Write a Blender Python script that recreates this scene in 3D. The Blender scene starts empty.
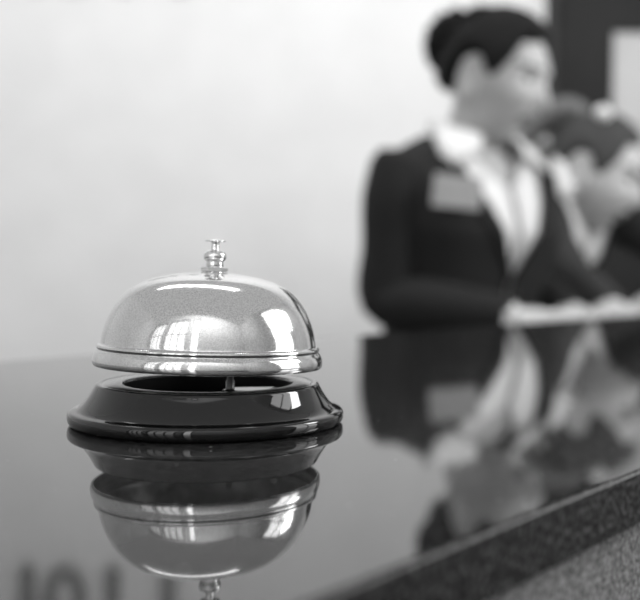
import bpy, math, random
from mathutils import Vector, Matrix, noise
random.seed(7)
PI = math.pi
scene = bpy.context.scene
COL = scene.collection
Z0 = 1.10            # height of the counter top above the floor
CH = 0.048           # lens height above the counter top
FPX = 1000.0
PX, PY, ROLL = 400.0, 269.0, 0.016

# ------------------------------------------------------------------ materials
def mat(name, col, rough=0.5, metal=0.0, spec=0.5, **kw):
    m = bpy.data.materials.new(name); m.use_nodes = True
    b = m.node_tree.nodes['Principled BSDF']
    c = (col, col, col, 1) if not isinstance(col, tuple) else (*col, 1)
    b.inputs['Base Color'].default_value = c
    b.inputs['Roughness'].default_value = rough
    b.inputs['Metallic'].default_value = metal
    b.inputs['Specular IOR Level'].default_value = spec
    for k, v in kw.items():
        b.inputs[k.replace('_', ' ')].default_value = v
    return m

def noisy(m, scale, lo, hi, detail=4, bump=0.0, p0=0.35, p1=0.65, rough=None, coord='Object'):
    nt = m.node_tree; b = nt.nodes['Principled BSDF']
    tc = nt.nodes.new('ShaderNodeTexCoord')
    n = nt.nodes.new('ShaderNodeTexNoise'); n.inputs['Scale'].default_value = scale
    n.inputs['Detail'].default_value = detail
    r = nt.nodes.new('ShaderNodeValToRGB')
    r.color_ramp.elements[0].position = p0; r.color_ramp.elements[1].position = p1
    r.color_ramp.elements[0].color = (lo, lo, lo, 1); r.color_ramp.elements[1].color = (hi, hi, hi, 1)
    nt.links.new(tc.outputs[coord], n.inputs['Vector'])
    nt.links.new(n.outputs['Fac'], r.inputs['Fac'])
    nt.links.new(r.outputs['Color'], b.inputs['Base Color'])
    if bump:
        bp = nt.nodes.new('ShaderNodeBump'); bp.inputs['Strength'].default_value = bump
        bp.inputs['Distance'].default_value = 0.001
        nt.links.new(n.outputs['Fac'], bp.inputs['Height'])
        nt.links.new(bp.outputs['Normal'], b.inputs['Normal'])
    if rough:
        mr = nt.nodes.new('ShaderNodeMapRange')
        mr.inputs['To Min'].default_value = rough[0]; mr.inputs['To Max'].default_value = rough[1]
        nt.links.new(n.outputs['Fac'], mr.inputs['Value'])
        nt.links.new(mr.outputs['Result'], b.inputs['Roughness'])
    return m

M = {}
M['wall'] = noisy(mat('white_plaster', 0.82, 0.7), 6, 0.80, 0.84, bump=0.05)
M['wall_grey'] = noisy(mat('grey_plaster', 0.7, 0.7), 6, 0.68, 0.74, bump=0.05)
M['floor'] = noisy(mat('grey_floor', 0.3, 0.4), 8, 0.25, 0.33)
M['door'] = noisy(mat('dark_door_paint', 0.03, 0.7, 0, 0.15), 5, 0.024, 0.030)
M['door_frame'] = noisy(mat('black_frame', 0.012, 0.5), 5, 0.010, 0.014)
M['pane'] = noisy(mat('frosted_pane', 0.5, 0.4), 3, 0.50, 0.54)
M['trim'] = noisy(mat('white_trim', 0.7, 0.4), 6, 0.66, 0.70)
M['letter'] = noisy(mat('dark_letter', 0.2, 0.6), 6, 0.19, 0.23)
M['desk'] = noisy(mat('dark_desk', 0.03, 0.3), 40, 0.02, 0.04)
M['fascia'] = noisy(mat('grey_stone_fascia', 0.12, 0.8, 0, 0.1), 900, 0.06, 0.36, detail=6, bump=0.2, p0=0.3, p1=0.72)
M['chrome'] = noisy(mat('polished_chrome', 0.8, 0.06, 1.0), 2600, 0.62, 0.86, detail=3, rough=(0.06, 0.16))
M['chrome_clean'] = noisy(mat('bright_chrome', 0.8, 0.05, 1.0), 300, 0.78, 0.86)
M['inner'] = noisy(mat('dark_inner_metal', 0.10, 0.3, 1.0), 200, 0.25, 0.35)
M['black_gloss'] = noisy(mat('black_enamel', 0.01, 0.05, 0.0, 0.6), 700, 0.006, 0.016, p0=0.6, p1=0.8)
M['black_hole'] = noisy(mat('black_inside', 0.003, 0.6), 60, 0.002, 0.004)
M['plate'] = noisy(mat('dull_metal_plate', 0.3, 0.25, 1.0), 900, 0.35, 0.6, p0=0.4, p1=0.7)
M['jacket'] = noisy(mat('charcoal_suiting', 0.03, 0.85, 0, 0.2), 200, 0.016, 0.024, bump=0.2)
M['jacket_b'] = noisy(mat('dark_grey_suiting', 0.04, 0.85, 0, 0.2), 200, 0.032, 0.046, bump=0.2)
M['skirt'] = noisy(mat('black_skirt_cloth', 0.02, 0.85, 0, 0.2), 200, 0.016, 0.024)
M['shirt'] = noisy(mat('white_cotton', 0.85, 0.8), 150, 0.70, 0.76, bump=0.1)
M['shoe'] = noisy(mat('black_leather', 0.02, 0.35), 80, 0.015, 0.025)
M['skin'] = noisy(mat('skin', 0.40, 0.5, 0, 0.3), 60, 0.46, 0.52)
M['skin_b'] = noisy(mat('fair_skin', 0.5, 0.5, 0, 0.3), 60, 0.50, 0.56)
M['lip'] = noisy(mat('lip', 0.2, 0.4), 60, 0.17, 0.21)
M['brow'] = noisy(mat('brow', 0.05, 0.7), 60, 0.05, 0.08)
M['eye_white'] = noisy(mat('eye_white', 0.6, 0.3), 60, 0.55, 0.6)
M['iris'] = noisy(mat('iris', 0.02, 0.2), 60, 0.015, 0.03)
M['hair'] = noisy(mat('dark_curly_hair', 0.02, 0.8, 0, 0.12), 250, 0.006, 0.020, bump=0.6)
M['hair_b'] = noisy(mat('brown_hair', 0.08, 0.7, 0, 0.2), 250, 0.02, 0.085, bump=0.6)
M['tail'] = noisy(mat('lighter_brown_hair', 0.12, 0.6, 0, 0.3), 250, 0.07, 0.20, bump=0.6)
M['pearl'] = noisy(mat('pale_clip', 0.85, 0.15), 60, 0.83, 0.87)
M['badge'] = noisy(mat('silver_badge', 0.4, 0.4, 0.0), 60, 0.40, 0.44)
M['paper'] = noisy(mat('white_paper', 0.8, 0.7), 90, 0.78, 0.84)
M['light_metal'] = noisy(mat('window_frame_paint', 0.12, 0.4), 40, 0.10, 0.14)

def granite(name, top):
    m = mat(name, 0.02, 0.05, 0, 0.5)
    nt = m.node_tree; b = nt.nodes['Principled BSDF']
    tc = nt.nodes.new('ShaderNodeTexCoord')
    v = nt.nodes.new('ShaderNodeTexNoise'); v.inputs['Scale'].default_value = 420 if top else 650; v.inputs['Detail'].default_value = 5
    w = nt.nodes.new('ShaderNodeTexVoronoi'); w.inputs['Scale'].default_value = 150 if top else 260
    nt.links.new(tc.outputs['Object'], v.inputs['Vector']); nt.links.new(tc.outputs['Object'], w.inputs['Vector'])
    r = nt.nodes.new('ShaderNodeValToRGB')
    e = r.color_ramp.elements
    a0, a1 = (0.012, 0.05) if top else (0.003, 0.10)
    e[0].position = 0.38 if top else 0.46; e[0].color = (a0, a0, a0, 1)
    e[1].position = 0.72 if top else 0.66; e[1].color = (a1, a1, a1, 1)
    nt.links.new(v.outputs['Fac'], r.inputs['Fac'])
    sp = nt.nodes.new('ShaderNodeValToRGB')
    sp.color_ramp.elements[0].position = 0.0; q_ = 0.7 if top else 0.06; sp.color_ramp.elements[0].color = (q_, q_, q_, 1)
    sp.color_ramp.elements[1].position = 0.075 if top else 0.10; sp.color_ramp.elements[1].color = (0, 0, 0, 1)
    nt.links.new(w.outputs['Distance'], sp.inputs['Fac'])
    mx = nt.nodes.new('ShaderNodeMix'); mx.data_type = 'RGBA'; mx.blend_type = 'ADD'
    mx.inputs['Factor'].default_value = 1.0 if top else 1.0
    nt.links.new(r.outputs['Color'], mx.inputs[6]); nt.links.new(sp.outputs['Color'], mx.inputs[7])
    nt.links.new(mx.outputs[2], b.inputs['Base Color'])
    b.inputs['Roughness'].default_value = 0.035 if top else 0.5
    if not top: b.inputs['Specular IOR Level'].default_value = 0.1
    b.inputs['IOR'].default_value = 1.56
    return m
M['granite'] = granite('polished_black_granite', True)
M['arris'] = noisy(mat('polished_granite_arris', 0.09, 0.45, 0, 0.4), 700, 0.03, 0.12)
M['granite_edge'] = granite('honed_granite_edge', False)

# ------------------------------------------------------------------ mesh tools
def prep(o, parent):
    COL.objects.link(o)
    if parent is not None: o.parent = parent
    return o

def mesh_obj(name, parts, mats, parent=None, smooth=True, fmat=None):
    """parts: list of (verts, faces) merged into one mesh."""
    V, F, I = [], [], []
    for k, (v, f) in enumerate(parts):
        off = len(V); V += [tuple(p) for p in v]; F += [tuple(i + off for i in q) for q in f]; I += [k] * len(f)
    me = bpy.data.meshes.new(name); me.from_pydata(V, [], F); me.update()
    if not isinstance(mats, (list, tuple)): mats = [mats]
    for m in mats: me.materials.append(m)
    for p in me.polygons:
        p.use_smooth = smooth
        if fmat: p.material_index = fmat[I[p.index]]
    o = bpy.data.objects.new(name, me)
    return prep(o, parent)

def autosmooth(o, deg=35):
    me = o.data
    me.calc_loop_triangles()
    import bmesh
    bm = bmesh.new(); bm.from_mesh(me)
    bmesh.ops.recalc_face_normals(bm, faces=bm.faces)
    for e in bm.edges:
        if len(e.link_faces) == 2 and e.calc_face_angle(0) > math.radians(deg): e.smooth = False
    bm.to_mesh(me); bm.free()
    return o

def bevel_box(x0, x1, y0, y1, z0, z1, b=0.0):
    if b <= 0:
        v = [(x0,y0,z0),(x1,y0,z0),(x1,y1,z0),(x0,y1,z0),(x0,y0,z1),(x1,y0,z1),(x1,y1,z1),(x0,y1,z1)]
        f = [(3,2,1,0),(4,5,6,7),(0,1,5,4),(1,2,6,5),(2,3,7,6),(3,0,4,7)]
        return v, f
    import bmesh
    bm = bmesh.new(); bmesh.ops.create_cube(bm, size=1)
    for q in bm.verts:
        q.co = ((x0+x1)/2 + q.co.x*(x1-x0), (y0+y1)/2 + q.co.y*(y1-y0), (z0+z1)/2 + q.co.z*(z1-z0))
    bmesh.ops.bevel(bm, geom=bm.edges[:], offset=b, segments=2, affect='EDGES', profile=0.5)
    bm.verts.index_update()
    v = [tuple(q.co) for q in bm.verts]; f = [tuple(q.index for q in p.verts) for p in bm.faces]
    bm.free(); return v, f

def lathe(prof, n=96, close=False):
    """prof: list of (r,z)."""
    V, F = [], []
    for r, z in prof:
        for i in range(n):
            a = 2*PI*i/n; V.append((r*math.cos(a), r*math.sin(a), z))
    k = len(prof)
    rng = range(k) if close else range(k-1)
    for j in rng:
        j2 = (j+1) % k
        for i in range(n):
            i2 = (i+1) % n
            F.append((j*n+i, j*n+i2, j2*n+i2, j2*n+i))
    return V, F

def spline(pts, sub=6):
    out = []
    n = len(pts)
    P = [Vector(p) for p in pts]
    for i in range(n-1):
        p0 = P[max(i-1,0)]; p1 = P[i]; p2 = P[i+1]; p3 = P[min(i+2,n-1)]
        for k in range(sub):
            t = k/sub
            out.append(0.5*((2*p1)+(p2-p0)*t+(2*p0-5*p1+4*p2-p3)*t*t+(3*p1-p0-3*p2+p3)*t*t*t))
    out.append(P[-1]); return out

def rings(sections, cap=True):
    """sections: list of equal-length closed rings of points"""
    n = len(sections[0]); V = [tuple(p) for s in sections for p in s]; F = []
    for j in range(len(sections)-1):
        for i in range(n):
            i2 = (i+1) % n
            F.append((j*n+i, j*n+i2, (j+1)*n+i2, (j+1)*n+i))
    if cap:
        F.append(tuple(range(n))[::-1]); F.append(tuple((len(sections)-1)*n+i for i in range(n)))
    return V, F

def tube(pts, rad, n=14, sub=5, flat=1.0, ends=True):
    P4 = [Vector((*p, r)) for p, r in zip(pts, rad)]
    # spline in 4-D
    out = []
    m = len(P4)
    for i in range(m-1):
        p0 = P4[max(i-1,0)]; p1 = P4[i]; p2 = P4[i+1]; p3 = P4[min(i+2,m-1)]
        for k in range(sub):
            t = k/sub
            out.append(0.5*((2*p1)+(p2-p0)*t+(2*p0-5*p1+4*p2-p3)*t*t+(3*p1-p0-3*p2+p3)*t*t*t))
    out.append(P4[-1])
    C = [Vector(p[:3]) for p in out]; R = [max(p[3], 1e-4) for p in out]
    secs = []
    up = None
    for i, c in enumerate(C):
        t = (C[min(i+1,len(C)-1)] - C[max(i-1,0)]).normalized()
        if up is None:
            up = Vector((0,0,1)) if abs(t.z) < 0.9 else Vector((0,1,0))
        s = t.cross(up).normalized(); up = s.cross(t).normalized()
        secs.append((c, s.copy(), up.copy(), R[i], t))
    rs = []
    if ends:
        c, s, u, r, t = secs[0]
        for q in (0.35, 0.75):
            rr = r*math.sqrt(max(0, 1-(1-q)**2)); cc = c - t*r*(1-q)*0.8
            rs.append([cc + s*math.cos(a)*rr + u*math.sin(a)*rr*flat for a in [2*PI*i/n for i in range(n)]])
    for c, s, u, r, t in secs:
        rs.append([c + s*math.cos(a)*r + u*math.sin(a)*r*flat for a in [2*PI*i/n for i in range(n)]])
    if ends:
        c, s, u, r, t = secs[-1]
        for q in (0.75, 0.35):
            rr = r*math.sqrt(max(0, 1-(1-q)**2)); cc = c + t*r*(1-q)*0.8
            rs.append([cc + s*math.cos(a)*rr + u*math.sin(a)*rr*flat for a in [2*PI*i/n for i in range(n)]])
    return rings(rs)

def ball(c, r, nu=20, nv=12):
    if not isinstance(r, (tuple, list)): r = (r, r, r)
    secs = []
    for j in range(1, nv):
        a = PI*j/nv
        secs.append([(c[0]+r[0]*math.sin(a)*math.cos(2*PI*i/nu), c[1]+r[1]*math.sin(a)*math.sin(2*PI*i/nu), c[2]-r[2]*math.cos(a)) for i in range(nu)])
    return rings(secs)

def xf(part, m):
    return [m @ Vector(p) for p in part[0]], part[1]

def remesh(parts, voxel, smooth=2):
    V, F = [], []
    for v, f in parts:
        off = len(V); V += [tuple(p) for p in v]; F += [tuple(i+off for i in q) for q in f]
    me = bpy.data.meshes.new('tmp'); me.from_pydata(V, [], F); me.update()
    import bmesh
    bm = bmesh.new(); bm.from_mesh(me); bmesh.ops.recalc_face_normals(bm, faces=bm.faces); bm.to_mesh(me); bm.free()
    o = bpy.data.objects.new('tmp', me); COL.objects.link(o)
    r = o.modifiers.new('r', 'REMESH'); r.mode = 'VOXEL'; r.voxel_size = voxel
    if smooth:
        s = o.modifiers.new('s', 'SMOOTH'); s.iterations = smooth; s.factor = 0.5
    dg = bpy.context.evaluated_depsgraph_get(); dg.update()
    ev = o.evaluated_get(dg); m2 = ev.to_mesh()
    res = ([tuple(p.co) for p in m2.vertices], [tuple(p.vertices) for p in m2.polygons])
    ev.to_mesh_clear()
    bpy.data.objects.remove(o); bpy.data.meshes.remove(me)
    return res

def tag(o, label, cat, group=None):
    o['label'] = label; o['category'] = cat
    if group: o['group'] = group
    return o
def thing(name, label, cat, loc=(0,0,0), rz=0, group=None):
    o = bpy.data.objects.new(name, None); COL.objects.link(o)
    o.empty_display_size = 0.05
    o.location = loc; o.rotation_euler = (0, 0, rz)
    return tag(o, label, cat, group)
def structure(o): o['kind'] = 'structure'; return o
def ss(a, b, x):
    t = max(0.0, min(1.0, (x-a)/(b-a))); return t*t*(3-2*t)

# ------------------------------------------------------------------ setting
YB = 3.2        # far wall
DX0 = 0.487     # where the dark door leaf begins on the far wall
structure(mesh_obj('floor', [bevel_box(-3.3, 2.4, -1.9, YB+0.1, -0.05, 0)], M['floor'], smooth=False))
# far wall with a doorway
dw0, dw1, dh = DX0-0.05, 1.55, 2.25
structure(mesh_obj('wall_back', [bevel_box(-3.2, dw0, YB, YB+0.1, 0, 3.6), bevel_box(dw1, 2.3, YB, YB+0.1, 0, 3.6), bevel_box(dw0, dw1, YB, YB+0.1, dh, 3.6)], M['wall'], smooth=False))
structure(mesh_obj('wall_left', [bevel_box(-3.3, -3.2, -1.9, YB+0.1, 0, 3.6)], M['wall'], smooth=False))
YF = -1.8
wins = [(-3.05, -1.95), (-1.75, -0.62), (-0.42, -0.12)]
fw = []
WZ0, WZ1 = 1.0, 3.35
xs = [-3.2] + [q for w in wins for q in w] + [2.3]
for i in range(0, len(xs), 2): fw.append(bevel_box(xs[i], xs[i+1], YF-0.1, YF, 0, 3.6))
for a, b in wins: fw += [bevel_box(a, b, YF-0.1, YF, 0, WZ0), bevel_box(a, b, YF-0.1, YF, WZ1, 3.6)]
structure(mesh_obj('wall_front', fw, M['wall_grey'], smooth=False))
def window(k, a, b, nm):
    p = [bevel_box(a, a+0.05, -0.08, 0.02, WZ0, WZ1), bevel_box(b-0.05, b, -0.08, 0.02, WZ0, WZ1),
         bevel_box(a+0.05, b-0.05, -0.08, 0.02, WZ0, WZ0+0.05), bevel_box(a+0.05, b-0.05, -0.08, 0.02, WZ1-0.05, WZ1),
         bevel_box(a+0.05, b-0.05, -0.06, 0.0, 2.3, 2.34), bevel_box(a+0.05, b-0.05, -0.06, 0.0, 1.3, 1.34)]
    for q in range(1, nm):
        c = a+(b-a)*q/nm; p.append(bevel_box(c-0.025, c+0.025, -0.06, 0.0, WZ0+0.05, WZ1-0.05))
    return structure(mesh_obj('window_%d' % k, p, M['light_metal'], smooth=False))
for k, (a, b) in enumerate(wins):
    window(k+1, a, b, 3 if b-a > 1 else (2 if b-a > 0.5 else 1)).location = (0, YF, 0)
# right wall with one window
RX, ry0, ry1 = 2.3, 0.1, 1.25
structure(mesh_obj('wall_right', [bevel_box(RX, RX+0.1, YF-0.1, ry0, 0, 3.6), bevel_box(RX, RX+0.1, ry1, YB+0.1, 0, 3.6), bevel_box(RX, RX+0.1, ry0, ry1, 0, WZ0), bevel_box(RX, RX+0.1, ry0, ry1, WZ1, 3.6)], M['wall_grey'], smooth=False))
wr = window(4, ry0, ry1, 2); wr.location = (RX, 0, 0); wr.rotation_euler = (0, 0, PI/2)
for p_ in wr.data.vertices: p_.co.y = -p_.co.y
structure(mesh_obj('trim_added_dark', [bevel_box(-3.19, 2.29, YF+0.001, YF+0.03, 0.0, 0.96)], M['light_metal'], smooth=False))  # unseen dark dado, added to give the bell rim's reflections contrast
# doorway: white casing, black inner frame, dark leaf with a pale pane
structure(mesh_obj('trim_1', [bevel_box(dw0-0.03, dw0+0.012, YB-0.02, YB-0.0005, 0, dh+0.03)], M['trim'], smooth=False))
door = structure(mesh_obj('door_1', [bevel_box(DX0, 0.675, YB+0.02, YB+0.06, 0.005, dh-0.03), bevel_box(1.25, dw1-0.03, YB+0.02, YB+0.06, 0.005, dh-0.03),
        bevel_box(0.675, 1.25, YB+0.02, YB+0.06, 0.005, 1.50), bevel_box(0.675, 1.25, YB+0.02, YB+0.06, 1.925, dh-0.03)], M['door'], smooth=False))
mesh_obj('door_frame', [bevel_box(dw0+0.012, DX0, YB-0.01, YB+0.08, 0, dh), bevel_box(dw1-0.03, dw1, YB-0.01, YB+0.08, 0, dh), bevel_box(DX0, dw1-0.03, YB-0.01, YB+0.08, dh-0.03, dh)], M['door_frame'], door, smooth=False)
mesh_obj('pane', [bevel_box(0.675, 1.25, YB+0.03, YB+0.05, 1.50, 1.925)], M['pane'], door, smooth=False)
hd = mesh_obj('door_handle', [tube([(1.45, YB+0.02, 1.02), (1.45, YB-0.03, 1.02), (1.37, YB-0.035, 1.02)], [0.01]*3, sub=3)], M['chrome_clean'], door)
# dark raised letters high on the far wall (seen mirrored in the counter)
sign = thing('wall_sign', 'dark raised letters high on the white wall, mirrored in the counter at lower left', 'sign', (0, YB-0.002, Z0+0.93))
def letter_bar(x, w, h): return bevel_box(x-w/2, x+w/2, -0.03, 0, 0, h)
mesh_obj('letter', [letter_bar(-1.17, 0.04, 0.2)], M['letter'], sign, False)
no = 40
oo = [[(-1.05+0.065*math.cos(2*PI*i/no)*k, y, 0.1+0.1*math.sin(2*PI*i/no)*(k if k == 1 else 0.72)) for i in range(no)] for k, y in ((1, 0), (1, -0.03), (0.5, -0.03), (0.5, 0), (1, 0))]
mesh_obj('letter', [rings(oo, cap=False)], M['letter'], sign, False)
mesh_obj('letter', [letter_bar(-0.90, 0.04, 0.2)], M['letter'], sign, False)
mesh_obj('letter', [letter_bar(-0.72, 0.04, 0.2)], M['letter'], sign, False)

# ------------------------------------------------------------------ counter: a granite ledge running obliquely past the lens
SL = 1.40
d = Vector((1, SL, 0)).normalized(); nrm = Vector((-d.y, d.x, 0))      # nrm points to the staff side
front0 = Vector((-0.008, 0.149, 0)); back0 = Vector((-0.035, 0.708, 0))
wid = (back0-front0).dot(nrm)
ang = math.atan2(d.y, d.x)
TH = 0.0135
counter = thing('reception_counter', 'polished black granite reception counter running obliquely under the bell', 'counter', (front0.x, front0.y, 0), ang)
def slab():
    import bmesh
    bm = bmesh.new(); bmesh.ops.create_cube(bm, size=1)
    for q in bm.verts:
        q.co = (-0.55+ (q.co.x+0.5)*3.0, (q.co.y+0.5)*wid, Z0-TH + (q.co.z+0.5)*TH)
    bmesh.ops.bevel(bm, geom=bm.edges[:], offset=0.0010, segments=3, affect='EDGES')
    bm.normal_update(); bm.verts.index_update()
    v = [tuple(q.co) for q in bm.verts]; f = [tuple(q.index for q in p.verts) for p in bm.faces]; top = [p.normal.z > 0.25 for p in bm.faces]
    bm.free(); return v, f, top
v, f, top = slab()
cs = mesh_obj('granite_top', [(v, f)], [M['granite'], M['granite_edge'], M['arris']], counter, smooth=False)
for p in cs.data.polygons: p.material_index = 0 if p.normal.z > 0.95 else (2 if p.normal.z > 0.15 else 1)
mesh_obj('front_panel', [bevel_box(-0.5, 2.4, 0.004, 0.03, 0.0, Z0-TH)], M['fascia'], counter, smooth=False)['label'] = 'grey grained stone front panel'
mesh_obj('back_panel', [bevel_box(-0.5, 2.4, wid-0.04, wid-0.015, 0.0, Z0-TH)], M['desk'], counter, smooth=False)
DZ = Z0-0.075
desk = thing('staff_desk', 'dark lower staff desk behind the granite counter', 'desk', (back0.x, back0.y, 0), ang)
mesh_obj('desk_top', [bevel_box(0.35, 2.3, 0.0, 0.41, DZ-0.03, DZ, 0.003)], M['desk'], desk, smooth=False)
mesh_obj('side_panel', [bevel_box(0.37, 0.40, 0.03, 0.39, 0, DZ-0.03)], M['desk'], desk, smooth=False)
mesh_obj('side_panel', [bevel_box(2.25, 2.28, 0.03, 0.39, 0, DZ-0.03)], M['desk'], desk, smooth=False)

# ------------------------------------------------------------------ the call bell
S = 0.3097/FPX           # metres per photo pixel at the bell
bell = thing('call_bell', 'shiny chrome dome call bell on a black base, standing on the polished counter', 'bell', (-0.0586, 0.3097, Z0), 0.35)
K = 0.975
def pr(lst): return [(r*S*K, z*S) for r, z in lst]
base_prof = pr([(126,0),(134,0.6),(137,3),(138,7),(137.6,11),(135.5,13.2),(132,14.2),(129,15.2),(125,18.5),(120.5,24),(116.5,30),(113.6,35),(112,38),(110.5,39.3),(108,39.6),(106,39.2)])
# smooth the enamel profile
bp = spline([(r, 0, z) for r, z in base_prof], 3)
mesh_obj('base', [lathe([(0.0005, 0)] + [(p.x, p.z) for p in bp] + pr([(104,37),(103,30)]))], M['black_gloss'], bell)['label'] = 'flared glossy black base'
autosmooth(mesh_obj('base_plate', [lathe(pr([(106,37),(105.5,38.8),(104,39.4),(88,39.6),(86,39.2),(85,37),(85,14)]))], M['plate'], bell))
mesh_obj('base_well', [lathe(pr([(0.5,15),(84.8,15),(84.8,37)]))], M['black_hole'], bell)
autosmooth(mesh_obj('striker_post', [xf(lathe(pr([(0.2,15),(4.5,15),(4.5,40),(3.2,42),(3.2,66),(0.2,66)]), 32), Matrix.Translation((20*S, -7.3*S, 0)))], M['inner'], bell))
hm = Matrix.Rotation(-0.5, 4, 'Z')
autosmooth(mesh_obj('hammer', [xf(rings([[(x*S, w*math.cos(t)*S if False else y*S, z*S) for x, y, z in q] for q in (
    [(18,-11,29),(62,-20,31),(72,0,32),(62,20,31),(18,11,29)], [(18,-11,33),(62,-20,34),(72,0,35),(62,20,34),(18,11,33)])]), hm)], M['black_gloss'], bell))
# dome: lip, bead, swelling body
outer = [(113.4,55.5),(114.8,57),(115.3,60.5),(114.8,64.5),(113.4,68),(111.8,70.2),(110.9,71.2),(111.3,72.4),(112.0,73.6),(111.6,75.2),(110.2,76.2),(108.6,76.5),(107.9,77.6),(107.2,82),(105.6,90),(103,98),(99.6,106),(95.4,114),(89.6,122),(82.2,129.6),(73.5,135.6),(64,140),(53,143.4),(42,145.8),(30,147.4),(18,148.4),(8,148.8),(0.3,149)]
inner = [(r-3.2 if r > 4 else r, z-(0.4 if z < 70 else 2.4)) for r, z in outer][::-1]
inner[-1] = (111.8, 55.5)
so = [(p.x, p.z) for p in spline([(r, 0, z) for r, z in outer], 3)]
dome_parts = [lathe(pr(so), 128), lathe(pr(inner), 128), lathe(pr([(111.8,55.5),(113.6,55.5)]), 128)]
piv = Vector((0, 0, 60*S))
def cap_tilt(): return Matrix.Translation(piv) @ Matrix.Rotation(-0.35, 4, 'Z') @ Matrix.Rotation(0.016, 4, 'Y') @ Matrix.Rotation(-0.014, 4, 'X') @ Matrix.Translation(-piv)
T = cap_tilt()
dome = mesh_obj('dome', [xf(q, T) for q in dome_parts], [M['chrome'], M['inner']], bell, fmat=[0, 1, 0])
dome['label'] = 'chrome bell dome with a rolled lip'
# knob
def hexnut(r, z0, z1):
    s = []
    for rr, z in ((r*0.93, z0), (r, z0+0.8), (r, z1-0.8), (r*0.93, z1)):
        s.append([(rr*math.cos(PI/3*i+0.2)*S, rr*math.sin(PI/3*i+0.2)*S, z*S) for i in range(6)])
    return rings(s)
T2 = T @ Matrix.Translation((2.0*S, 0, 0))
mesh_obj('nut', [xf(hexnut(13.2, 149.2, 154), T2), xf(lathe([(r*S, z*S) for r, z in [(0.2,147),(9,147.2),(9,149.4),(0.2,149.4)]], 40), T2)], M['chrome_clean'], bell, smooth=False)
kp = [(0.2,153.5),(8.2,153.8),(8.3,159),(8.6,159.8),(10.3,161.5),(11.3,164.3),(10.6,167.4),(8.4,169.8),(5,170.9),(4,171.6),(4,178.4),(5,179.2),(9.6,179.6),(10.1,180.2),(9.6,180.8),(6,181.3),(3,182.3),(0.2,182.6)]
btn = mesh_obj('plunger_button', [xf(lathe([(p.x*S, p.z*S) for p in spline([(r,0,z) for r, z in kp], 3)], 48), T2)], M['chrome_clean'], bell)

# ------------------------------------------------------------------ people
def head_point(th, ph):
    """th: polar from crown, ph: azimuth, 0 = face (-Y). Returns a point on the head, crown-to-chin about .218."""
    x = math.sin(th)*math.sin(ph); y = -math.sin(th)*math.cos(ph); z = math.cos(th)
    X, Y, Z = 0.074*x, 0.094*y, 0.109*z
    s = max(0, -z)
    if z < 0:
        X *= 1-0.30*s**1.6
        if y > 0: Y *= 1-0.55*s**0.9
        else: Y *= 1-0.10*s**2
    X *= 1 - 0.08*max(0, -y)*(1-abs(z))            # flatter temples
    if y > 0 and z > -0.3: Y *= 1.04
    n = Vector((x, y, z))
    def g(cx, cz, sx, sz): return math.exp(-((X-cx)/sx)**2 - ((Z-cz)/sz)**2) if y < 0 else 0
    dy = 0.0
    # nose: ridge and tip
    ridge = math.exp(-(X/0.0085)**2) * ss(0.018, -0.022, Z) * ss(-0.036, -0.026, Z) if y < 0 else 0
    dy -= 0.017*ridge
    dy -= 0.005*g(0, -0.028, 0.016, 0.008)
    dy += 0.010*(g(0.031, 0.010, 0.017, 0.012)+g(-0.031, 0.010, 0.017, 0.012))
    dy -= 0.004*(g(0.031, 0.010, 0.010, 0.007)+g(-0.031, 0.010, 0.010, 0.007))      # lids
    dy -= 0.005*(g(0.028, 0.030, 0.024, 0.008)+g(-0.028, 0.030, 0.024, 0.008))      # brow
    dy -= 0.005*(g(0.038, -0.022, 0.018, 0.016)+g(-0.038, -0.022, 0.018, 0.016))    # cheeks
    dy -= 0.006*g(0, -0.050, 0.024, 0.006) + 0.006*g(0, -0.060, 0.020, 0.006)        # lips
    dy += 0.003*g(0, -0.055, 0.026, 0.0025)
    dy += 0.004*g(0, -0.074, 0.022, 0.007)
    dy -= 0.012*g(0, -0.094, 0.022, 0.016)           # chin
    return Vector((X, Y+dy, Z))

def head_mesh(nu=120, nv=90):
    secs = [[head_point(PI*j/nv, 2*PI*i/nu) for i in range(nu)] for j in range(1, nv)]
    return rings(secs)

def ear(sx):
    c = Vector((sx*0.072, 0.012, -0.005))
    p = [c+Vector((sx*0.004, 0.014*math.cos(a)*1.0+0.004*math.sin(a), 0.030*math.sin(a)-0.002)) for a in [2*PI*i/14 for i in range(14)]]
    rim = tube(p+[p[0]], [0.005]*15, n=8, sub=2)
    flap = ball((c.x, c.y, c.z), (0.006, 0.014, 0.028), 12, 8)
    return [rim, flap, ball((c.x, c.y-0.004, c.z-0.028), (0.006, 0.008, 0.009), 10, 6)]

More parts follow.
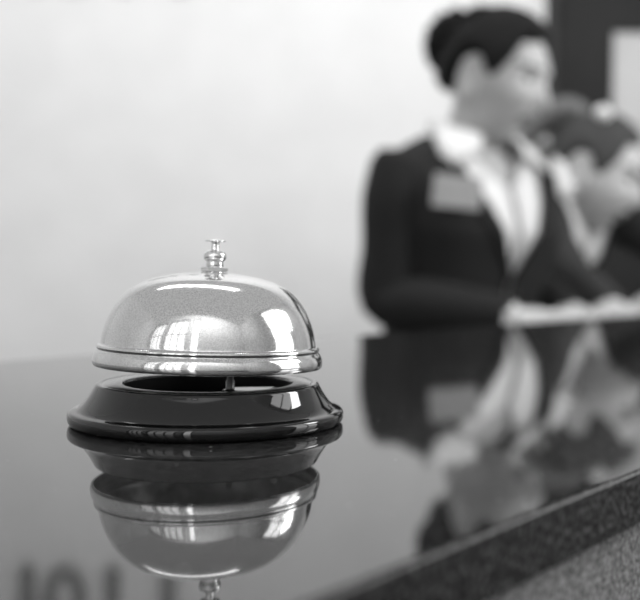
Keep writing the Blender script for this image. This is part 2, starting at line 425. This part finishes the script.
def hand_parts(wrist, direc, back, thumb_side, curl=0.5):
    """palm and five fingers; direc: wrist->knuckles, back: back-of-hand normal; thumb_side = +1/-1 along side axis"""
    fx = Vector(direc).normalized(); bz = Vector(back); bz = (bz - fx*bz.dot(fx)).normalized(); sy = bz.cross(fx)*thumb_side
    W = Vector(wrist)
    def L(a, b, c): return W + fx*a + sy*b + bz*c
    parts = []
    secs = []
    for a, hw, ht, cz in ((-0.02, 0.024, 0.019, 0), (0.0, 0.026, 0.018, 0), (0.025, 0.034, 0.016, 0), (0.055, 0.040, 0.015, 0.001), (0.078, 0.039, 0.012, 0), (0.086, 0.034, 0.008, -0.001)):
        secs.append([L(a, hw*math.cos(t), cz+ht*math.sin(t)) for t in [2*PI*i/16 for i in range(16)]])
    parts.append(rings(secs))
    for b, ln, da in ((0.030, 0.070, 0.10), (0.0105, 0.078, 0.02), (-0.0105, 0.072, -0.05), (-0.030, 0.056, -0.14)):
        p = Vector((0.074, b, 0)); ang_ = 0.12*curl; pts = [p.copy()]
        for frac, inc in ((0.42, 0.55*curl), (0.32, 0.65*curl), (0.26, 0.45*curl)):
            ang_ += inc; p = p + Vector((math.cos(ang_)*ln*frac, da*ln*frac, -math.sin(ang_)*ln*frac)); pts.append(p.copy())
        parts.append(tube([L(*q) for q in pts], [0.0092, 0.0086, 0.0078, 0.0062], n=10, sub=4))
    pts = [(0.012, 0.020, -0.004), (0.036, 0.042, -0.012), (0.060, 0.054, -0.018), (0.082, 0.056, -0.022)]
    parts.append(tube([L(*q) for q in pts], [0.013, 0.0115, 0.0095, 0.007], n=10, sub=4))
    return parts

# torso profile: z, half width, half depth, centre y   (standing height 1.63)
TORSO = [(0.80, 0.172, 0.112, 0.008), (0.88, 0.176, 0.116, 0.008), (0.95, 0.166, 0.108, 0.004), (1.03, 0.140, 0.094, 0.0), (1.10, 0.138, 0.096, -0.002),
         (1.18, 0.150, 0.108, -0.008), (1.235, 0.160, 0.120, -0.014), (1.29, 0.168, 0.108, -0.006), (1.335, 0.172, 0.088, 0.004), (1.365, 0.150, 0.074, 0.010),
         (1.388, 0.105, 0.062, 0.014), (1.405, 0.070, 0.055, 0.012), (1.425, 0.056, 0.053, 0.008)]
def tor(z, grow=0.0):
    for a, b in zip(TORSO, TORSO[1:]):
        if a[0] <= z <= b[0]:
            t = (z-a[0])/(b[0]-a[0]); t = t
            return tuple(a[k]+(b[k]-a[k])*t + (grow if k in (1, 2) else 0) for k in (1, 2, 3))
    a = TORSO[0] if z < TORSO[0][0] else TORSO[-1]
    return a[1]+grow, a[2]+grow, a[3]
def tp(z, th, grow=0.0):
    """point on torso; th = 0 front"""
    w, dd, cy = tor(z, grow)
    e = 0.82
    sx = math.sin(th); cx_ = -math.cos(th)
    return Vector((w*math.copysign(abs(sx)**e, sx), cy + dd*math.copysign(abs(cx_)**e, cx_), z))

class Person:
    def __init__(self, name, label, loc, rz, scale, lean, hip, head_yaw, head_pitch, head_roll=0.0, head_off=(0,0,0), head_scale=1.0):
        self.root = thing(name, label, 'person', loc, rz)
        self.sc = scale; self.lean = lean; self.hip = hip
        self.inv = (Matrix.Translation(loc) @ Matrix.Rotation(rz, 4, 'Z')).inverted()
        hc = self.bend(Vector((0, -0.022, 1.522)) + Vector(head_off))
        self.HM = Matrix.Translation(hc) @ Matrix.Rotation(head_yaw, 4, 'Z') @ Matrix.Rotation(head_pitch, 4, 'X') @ Matrix.Rotation(head_roll, 4, 'Y') @ Matrix.Scale(scale*head_scale, 4)
    def bend(self, p):
        p = Vector(p); a = self.lean*ss(self.hip-0.1, self.hip+0.28, p.z)
        q = Vector((p.x, p.y, p.z-self.hip)); q = Matrix.Rotation(a, 3, 'X') @ q
        return Vector((q.x, q.y, q.z+self.hip))*self.sc
    def bp(self, part): return [self.bend(p) for p in part[0]], part[1]
    def loc(self, w): return self.inv @ Vector(w)

def sheet(grid, thick, normal_in=None):
    """grid of points [rows][cols] -> closed thin shell, thickened along vertex normals (inwards)"""
    R, C = len(grid), len(grid[0])
    N = []
    for j in range(R):
        for i in range(C):
            a = Vector(grid[min(j+1,R-1)][i])-Vector(grid[max(j-1,0)][i]); b = Vector(grid[j][min(i+1,C-1)])-Vector(grid[j][max(i-1,0)])
            n = a.cross(b); n = n.normalized() if n.length > 1e-9 else Vector((0,0,1)); N.append(n)
    V = [Vector(p) for row in grid for p in row]; k = len(V)
    V2 = V + [p + n*thick for p, n in zip(V, N)]
    F = []
    for j in range(R-1):
        for i in range(C-1):
            a, b, c, d_ = j*C+i, j*C+i+1, (j+1)*C+i+1, (j+1)*C+i
            F.append((a, b, c, d_)); F.append((d_+k, c+k, b+k, a+k))
    for j in range(R-1):
        F.append((j*C, (j+1)*C, (j+1)*C+k, j*C+k)); a = j*C+C-1; F.append((a, a+k, a+C+k, a+C))
    for i in range(C-1):
        F.append((i, i+k, i+1+k, i+1)); a = (R-1)*C+i; F.append((a, a+1, a+1+k, a+k))
    return V2, F

def build_person(P, arms, skin, jacket, hairm, vz, vtop, hair_style):
    sc = P.sc
    # ---- skin: one continuous body
    parts = []
    secs = [[tp(z, 2*PI*i/28, -0.012) for i in range(28)] for z in [0.80+0.0250*k for k in range(25)] + [1.412]]
    parts.append(P.bp(rings(secs)))
    H = P.HM
    neck_top = H @ Vector((0, 0.022, -0.045)); neck_mid = H @ Vector((0, 0.026, -0.095))
    n0 = P.bend((0, 0.016, 1.36)); n1 = P.bend((0, 0.012, 1.41))
    parts.append(tube([n0, n1, (n1+neck_mid)/2, neck_mid, neck_top], [0.066*sc, 0.054*sc, 0.048*sc, 0.047*sc, 0.050*sc], n=20, sub=4))
    parts.append(xf(head_mesh(), H))
    for sx in (-1, 1):
        parts += [xf(q, H) for q in ear(sx)]
    for a in arms:
        S_, E, W = a['S'], a['E'], a['W']
        parts.append(tube([S_, (S_+E)/2, E, (E+W)/2*0.98+E*0.02 if False else (E+W)/2, W], [0.046*sc, 0.038*sc, 0.033*sc, 0.030*sc, 0.022*sc], n=14, sub=4))
        parts += hand_parts(W, a['dir'], a['back'], a['thumb'], a.get('curl', 0.5))
    # legs and feet
    for sx in (-1, 1):
        parts.append(tube([(sx*0.085*sc, 0.008, 0.86*sc), (sx*0.085*sc, 0.0, 0.66*sc), (sx*0.080*sc, -0.004, 0.47*sc), (sx*0.080*sc, 0.012, 0.32*sc), (sx*0.08*sc, 0.01, 0.10*sc), (sx*0.08*sc, 0.01, 0.06)], [0.088*sc, 0.072*sc, 0.050*sc, 0.050*sc, 0.034*sc, 0.034*sc], n=14, sub=4))
        parts.append(tube([(sx*0.08*sc, 0.03, 0.045), (sx*0.082*sc, -0.05, 0.04), (sx*0.086*sc, -0.13, 0.032)], [0.032, 0.034, 0.026], n=12, sub=4, flat=0.8))
    bv, bf = remesh(parts, 0.0032, 1)
    Hi = H.inverted()
    body = mesh_obj('body', [(bv, bf)], [skin, M['lip'], M['brow'], M['eye_white'], M['iris']], P.root)
    for p in body.data.polygons:
        q = Hi @ p.center
        if q.y < -0.05 and abs(q.x) < 0.06 and -0.075 < q.z < 0.05:
            ax = abs(q.x)
            if ((q.x/0.024)**2 + ((q.z+0.055)/0.0095)**2) < 1: p.material_index = 1
            elif 0.012 < ax < 0.052 and abs(q.z - (0.030 + 0.10*(ax-0.02) - 9*max(0, ax-0.036)**2)) < 0.0028: p.material_index = 2
            else:
                e = ((ax-0.031)/0.014)**2 + ((q.z-0.010)/0.0058)**2
                if e < 1: p.material_index = 4 if (ax-0.031)**2+(q.z-0.010)**2 < 0.0058**2 else 3
                elif e < 1.5 and q.z > 0.012: p.material_index = 2
    # ---- jacket: wrapped shell open in a V, with lapels and sleeves
    zs = [0.80 + (vtop-0.80)*k/40 for k in range(41)]
    def vhalf(z):       # opening half angle
        t = max(0, (z-vz)/(vtop-vz)); return 0.02 + hair_style.get('v', 0.62)*t**1.15 + (0.35*ss(0.75, 1, t))
    nc = 56
    def jp(z, u, g): th = vhalf(z) + u*(2*PI-2*vhalf(z)); return P.bend(tp(z, th, g))
    grid = [[jp(z, i/(nc-1), 0.012) for i in range(nc)] for z in zs]
    jparts = [sheet(grid, -0.006)]
    for side in (0, 1):       # lapels
        g = []
        zl = [vz + (vtop-0.012-vz)*k/16 for k in range(17)]
        for z in zl:
            t = (z-vz)/(vtop-vz)
            wl = 0.012 + 0.30*ss(0, 0.7, t)*(1 - 0.12*t)
            row = []
            for k in range(6):
                th = vhalf(z) + (k/5)*wl
                th = th if side == 0 else -th
                row.append(P.bend(tp(z, th, 0.017 + 0.006*math.sin(PI*k/5))))
            g.append(row)
        jparts.append(sheet(g, 0.004))
    for a in arms:
        S_, E, W = a['S'], a['E'], a['W']
        top = S_ + (S_-E).normalized()*0.012
        We = E + (W-E)*1.0
        pts = [top, S_ + (E-S_)*0.22, S_ + (E-S_)*0.6, E, E+(We-E)*0.35, E+(We-E)*0.7, We]
        rr = [0.060*sc, 0.066*sc, 0.057*sc, 0.051*sc, 0.047*sc, 0.042*sc, 0.037*sc]
        jparts.append(tube(pts, rr, n=20, sub=5))
    jk = mesh_obj('jacket', jparts, jacket, P.root)
    autosmooth(jk, 60)
    # buttons
    for dz in (0.0, -0.075):
        bpnt = P.bend(tp(vz-0.03+dz, 0.06, 0.016))
        mesh_obj('button', [ball(bpnt, 0.008, 12, 8)], M['shoe'], jk)
    # ---- shirt
    zs2 = [0.98 + (1.418-0.98)*k/30 for k in range(31)]
    def v2(z): return 0.015 + 0.55*max(0, (z-1.315)/0.10)**1.0
    g = [[P.bend(tp(z, v2(z)+i/47*(2*PI-2*v2(z)), 0.003)) for i in range(48)] for z in zs2]
    sp = [sheet(g, -0.003)]
    mesh_sh = mesh_obj('shirt', sp, M['shirt'], P.root)
    cw = []
    for side in (1, -1):
        g = []
        for k in range(25):
            t = k/24; th = PI - t*(PI-0.40)
            top = Vector((0.060*math.sin(th)*side, 0.010-0.058*math.cos(th), 1.438-0.024*t**2))
            tip = ss(0.50, 0.74, t); ret = ss(0.74, 1.0, t)
            tb = (PI - t*(PI-0.60))*(1-tip) + (0.62 - 0.34*ret)*tip
            zb = 1.416 - 0.066*tip + 0.024*ret
            bot = tp(zb, tb, 0.018 + 0.012*tip); bot.x *= side
            rowp = []
            for q in (0, 0.15, 0.4, 0.7, 1.0):
                p_ = top.lerp(bot, q); o_ = Vector((p_.x, p_.y, 0)).normalized()
                rowp.append(P.bend(p_ + (o_ + Vector((0, 0, 1)))*0.010*math.sin(PI*q)))
            g.append(rowp)
        cw.append(sheet(g, -0.003*side))
    mesh_obj('collar', cw, M['shirt'], mesh_sh)
    # cuffs
    for a in arms:
        E, W = a['E'], a['W']; dd_ = (W-E).normalized()
        mesh_obj('cuff', [tube([W-dd_*0.02, W+dd_*0.008], [0.031*sc, 0.030*sc], n=18, sub=2)], M['shirt'], mesh_sh)
    # skirt, shoes
    sk = [[Vector((wx*math.sin(2*PI*i/40), -wy*math.cos(2*PI*i/40)+0.006, z))*sc for i in range(40)] for z, wx, wy in ((0.50, 0.165, 0.105), (0.62, 0.178, 0.116), (0.75, 0.186, 0.122), (0.85, 0.183, 0.122), (0.93, 0.168, 0.112), (1.0, 0.145, 0.10))]
    mesh_obj('skirt', [P_lean_fix(P, rings(sk))], M['skirt'], P.root)
    for sx in (-1, 1):
        mesh_obj('shoe', [tube([(sx*0.08*sc, 0.035, 0.034), (sx*0.082*sc, -0.05, 0.03), (sx*0.087*sc, -0.145, 0.024)], [0.040, 0.040, 0.028], n=14, sub=5, flat=0.62), bevel_box(sx*0.08*sc-0.02, sx*0.08*sc+0.02, 0.02, 0.06, 0, 0.02, 0.003)], M['shoe'], P.root)
    # ---- hair
    nu, nv = 110, 80
    V, F = [], []
    idx = {}
    def mask(th, ph):
        a = abs(((ph+PI) % (2*PI))-PI)          # 0 face .. pi back
        z = math.cos(th)
        # hairline height as a function of azimuth
        line = 0.66 - 0.06*ss(0, 0.5, a) - 0.42*ss(0.65, 1.15, a) - 0.20*ss(1.0, 1.3, a) + 0.28*ss(1.32, 1.6, a) - 0.55*ss(1.75, 2.2, a) - 0.10*ss(2.2, 2.8, a)
        return z - line
    secs = []
    for j in range(1, nv):
        th = PI*j/nv; row = []
        for i in range(nu):
            ph = 2*PI*i/nu
            p = head_point(th, ph); m = ss(-0.04, 0.16, mask(th, ph))
            n = Vector((p.x/0.0055, p.y/0.0088, p.z/0.0118)).normalized()
            wob = 0.003*noise.noise(Vector((ph*9, th*3, 1.3)))
            row.append(H @ (p + n*(-0.012 + m*(hair_style['thick']+0.012+wob))))
        secs.append(row)
    hair = mesh_obj('hair', [rings(secs)], hairm, P.root)
    return body, jk, mesh_sh, hair

def P_lean_fix(P, part):
    return part

def curls(center, R, n, r, seed, H, squash=(1,1,1)):
    rnd = random.Random(seed); parts = [xf(ball(center, tuple(R*0.86*s for s in squash), 24, 16), H)]
    for k in range(n):
        v = Vector((rnd.gauss(0,1), rnd.gauss(0,1), rnd.gauss(0,1))).normalized()
        t = v.orthogonal().normalized(); t = Matrix.Rotation(rnd.random()*6.28, 3, v) @ t; b = v.cross(t)
        pts = []
        for q in range(7):
            a = q*1.15; rad = R*0.20*(1-0.05*q)
            o = v*(R*(0.86+0.10*math.sin(q*1.3))) + t*math.cos(a)*rad + b*math.sin(a)*rad + t*(q-3)*R*0.06
            pts.append(Vector(center)+Vector((o.x*squash[0], o.y*squash[1], o.z*squash[2])))
        parts.append(xf(tube(pts, [r*0.6, r, r, r, r, r, r*0.5], n=7, sub=3), H))
    return parts

# --- the first receptionist (standing, facing right)
phi1 = math.radians(38)
P1 = Person('receptionist', 'woman with a dark curly bun, charcoal jacket and badge, looking down behind the counter', (0.116, 1.91, 0), phi1, 0.993, 0.07, 0.95,
            math.radians(18), math.radians(14), 0.0, (0.010, -0.020, -0.008), 1.07)
def sh(P, sx): return P.bend((sx*0.160, 0.012, 1.325))
arms1 = [dict(S=sh(P1, -1), E=P1.loc((-0.022, 1.80, Z0-0.004)), W=P1.loc((0.175, 1.69, DZ+0.046)), dir=P1.inv.to_3x3() @ Vector((0.85, -0.33, 0.0)), back=(0, 0, 1), thumb=1, curl=0.5),
         dict(S=sh(P1, 1), E=P1.loc((0.250, 2.04, Z0+0.02)), W=P1.loc((0.318, 1.89, DZ+0.046)), dir=P1.inv.to_3x3() @ Vector((0.08, -1, 0.0)), back=(0, 0, 1), thumb=-1, curl=0.5)]
b1, j1, s1, h1 = build_person(P1, arms1, M['skin'], M['jacket'], M['hair'], 1.15, 1.40, dict(thick=0.020))
bun = mesh_obj('hair_bun', curls((0.0, 0.098, 0.052), 0.056, 80, 0.0075, 3, P1.HM, (1.05, 0.95, 1.05)), M['hair'], h1)
frz = mesh_obj('loose_curls', curls((0.0, 0.03, 0.098), 0.045, 26, 0.006, 5, P1.HM, (1.2, 1.4, 0.55)) + curls((0.0, 0.098, 0.0), 0.03, 16, 0.005, 8, P1.HM, (1.3, 0.5, 1.0)), M['hair'], h1)
# name badge on her right breast
bc = P1.bend(tp(1.300, -0.66, 0.034)); bn = (P1.bend(tp(1.300, -0.66, 0.05)) - bc).normalized()
bt = Vector((0, 0, 1)).cross(bn).normalized(); bu = bn.cross(bt)
BM = Matrix((( bt.x, bu.x, bn.x, bc.x), (bt.y, bu.y, bn.y, bc.y), (bt.z, bu.z, bn.z, bc.z), (0, 0, 0, 1)))
mesh_obj('name_badge', [xf(bevel_box(-0.042, 0.042, -0.028, 0.028, 0.0, 0.004, 0.001), BM @ Matrix.Rotation(-0.10, 4, 'Z'))], M['badge'], j1, smooth=False)

# --- the second receptionist (bent forward, looking down to the right)
phi2 = math.radians(50)
P2 = Person('receptionist', 'woman with a ponytail and pale hair clip, bent over the desk at the right', (0.205, 2.51, 0), phi2, 1.05, 0.55, 0.93,
            math.radians(18), math.radians(18), 0.0, (0, -0.030, -0.118), 1.17)
arms2 = [dict(S=sh(P2, -1), E=P2.loc((0.365, 2.14, Z0+0.03)), W=P2.loc((0.405, 1.94, DZ+0.053)), dir=P2.inv.to_3x3() @ Vector((-0.02, -1, 0.0)), back=(0, 0, 1), thumb=1, curl=0.6),
         dict(S=sh(P2, 1), E=P2.loc((0.72, 2.27, Z0+0.05)), W=P2.loc((0.565, 2.06, Z0+0.006)), dir=P2.inv.to_3x3() @ Vector((-0.65, -0.5, -0.18)), back=(0, 0, 1), thumb=-1, curl=0.6)]
b2, j2, s2, h2 = build_person(P2, arms2, M['skin_b'], M['jacket_b'], M['hair_b'], 1.02, 1.40, dict(thick=0.012, v=0.50))
H2 = P2.HM
pt = []
for k in range(9):
    ox = 0.012*math.sin(k*2.4); oz = 0.010*math.cos(k*2.4)
    pt.append(xf(tube([(ox*0.3-0.01, 0.030, 0.098+oz*0.3), (ox-0.01, 0.085, 0.102+oz), (ox*1.4-0.015, 0.130, 0.055+oz), (ox*1.6-0.02, 0.142, -0.02), (ox*1.6-0.025, 0.135+oz, -0.10), (ox*0.8-0.02, 0.125, -0.19)], [0.012, 0.017, 0.018, 0.016, 0.012, 0.003], n=9, sub=5), H2))
mesh_obj('ponytail', pt, M['tail'], h2)
mesh_obj('hair_clip', [xf(ball((-0.040, 0.008, 0.112), (0.014, 0.016, 0.015), 18, 12), H2)], M['pearl'], h2)['label'] = 'round pale hair clip'

# ------------------------------------------------------------------ papers on the staff desk
def paper_block(name, label, c, rz, w, l, n, t, fan):
    r = thing(name, label, 'papers', (c[0], c[1], DZ+0.0005), rz)
    z = 0; rnd = random.Random(2)
    for k in range(n):
        m = Matrix.Rotation(rnd.uniform(-fan, fan), 4, 'Z')
        v, f_ = bevel_box(-w/2, w/2, -l/2, l/2, z, z+t, 0.0004)
        mesh_obj('sheet_bundle', [xf((v, f_), m)], M['paper'], r, smooth=False); z += t
    return r
paper_block('paper_stack', 'stack of white papers on the desk before the woman with the bun', (0.218, 1.52), 0.12, 0.098, 0.10, 8, 0.0075, 0.04)

# ------------------------------------------------------------------ light
w = bpy.data.worlds.new('World'); scene.world = w; w.use_nodes = True
w.node_tree.nodes['Background'].inputs['Color'].default_value = (1, 1, 1, 1)
w.node_tree.nodes['Background'].inputs['Strength'].default_value = 0.50
def area(name, loc, target, sx, sy, power):
    l = bpy.data.lights.new(name, 'AREA'); l.shape = 'RECTANGLE'; l.size = sx; l.size_y = sy; l.energy = power
    o = bpy.data.objects.new(name, l); COL.objects.link(o); o.location = loc
    o.rotation_euler = (Vector(target)-Vector(loc)).to_track_quat('-Z', 'Y').to_euler()
    return o
for k, (a, b) in enumerate(wins):
    L = (1.4, 1.7, 4.5)[k]
    area('window_light_%d' % k, ((a+b)/2, YF-0.12, (WZ0+WZ1)/2), ((a+b)/2, 0, (WZ0+WZ1)/2), b-a, WZ1-WZ0, L*PI*(b-a)*(WZ1-WZ0))
area('side_window_light', (RX+0.12, (ry0+ry1)/2, (WZ0+WZ1)/2), (0, (ry0+ry1)/2, (WZ0+WZ1)/2), ry1-ry0, WZ1-WZ0, 3.6*PI*(ry1-ry0)*(WZ1-WZ0))
area('front_wall_fill', (0.1, -0.4, 3.3), (0.1, -1.8, 3.12), 2.4, 0.5, 48)  # added fill on the front wall, so the dome mirrors a brighter wall
area('added_face_key', (1.75, 1.15, 2.15), (0.35, 2.0, 1.4), 0.6, 0.6, 20)  # unseen key light, added to brighten the women's faces from the right
area('ceiling_light', (-0.5, 1.5, 3.3), (-0.1, 3.2, 1.5), 1.8, 0.7, 32)

# ------------------------------------------------------------------ camera
cam = bpy.data.cameras.new('camera'); co = bpy.data.objects.new('camera', cam); COL.objects.link(co)
cam.sensor_fit = 'HORIZONTAL'; cam.sensor_width = 36; cam.lens = 36*FPX/640
cam.shift_x = (320-PX)/640; cam.shift_y = (PY-300)/640
cam.clip_start = 0.01; cam.clip_end = 50
co.matrix_world = Matrix.Translation((0, 0, Z0+CH)) @ Matrix.Rotation(PI/2, 4, 'X') @ Matrix.Rotation(ROLL, 4, 'Z')
cam.dof.use_dof = True; cam.dof.focus_distance = 0.285; cam.dof.aperture_fstop = 9.5
scene.camera = co
scene.view_settings.view_transform = 'Standard'
scene.view_settings.look = 'None'
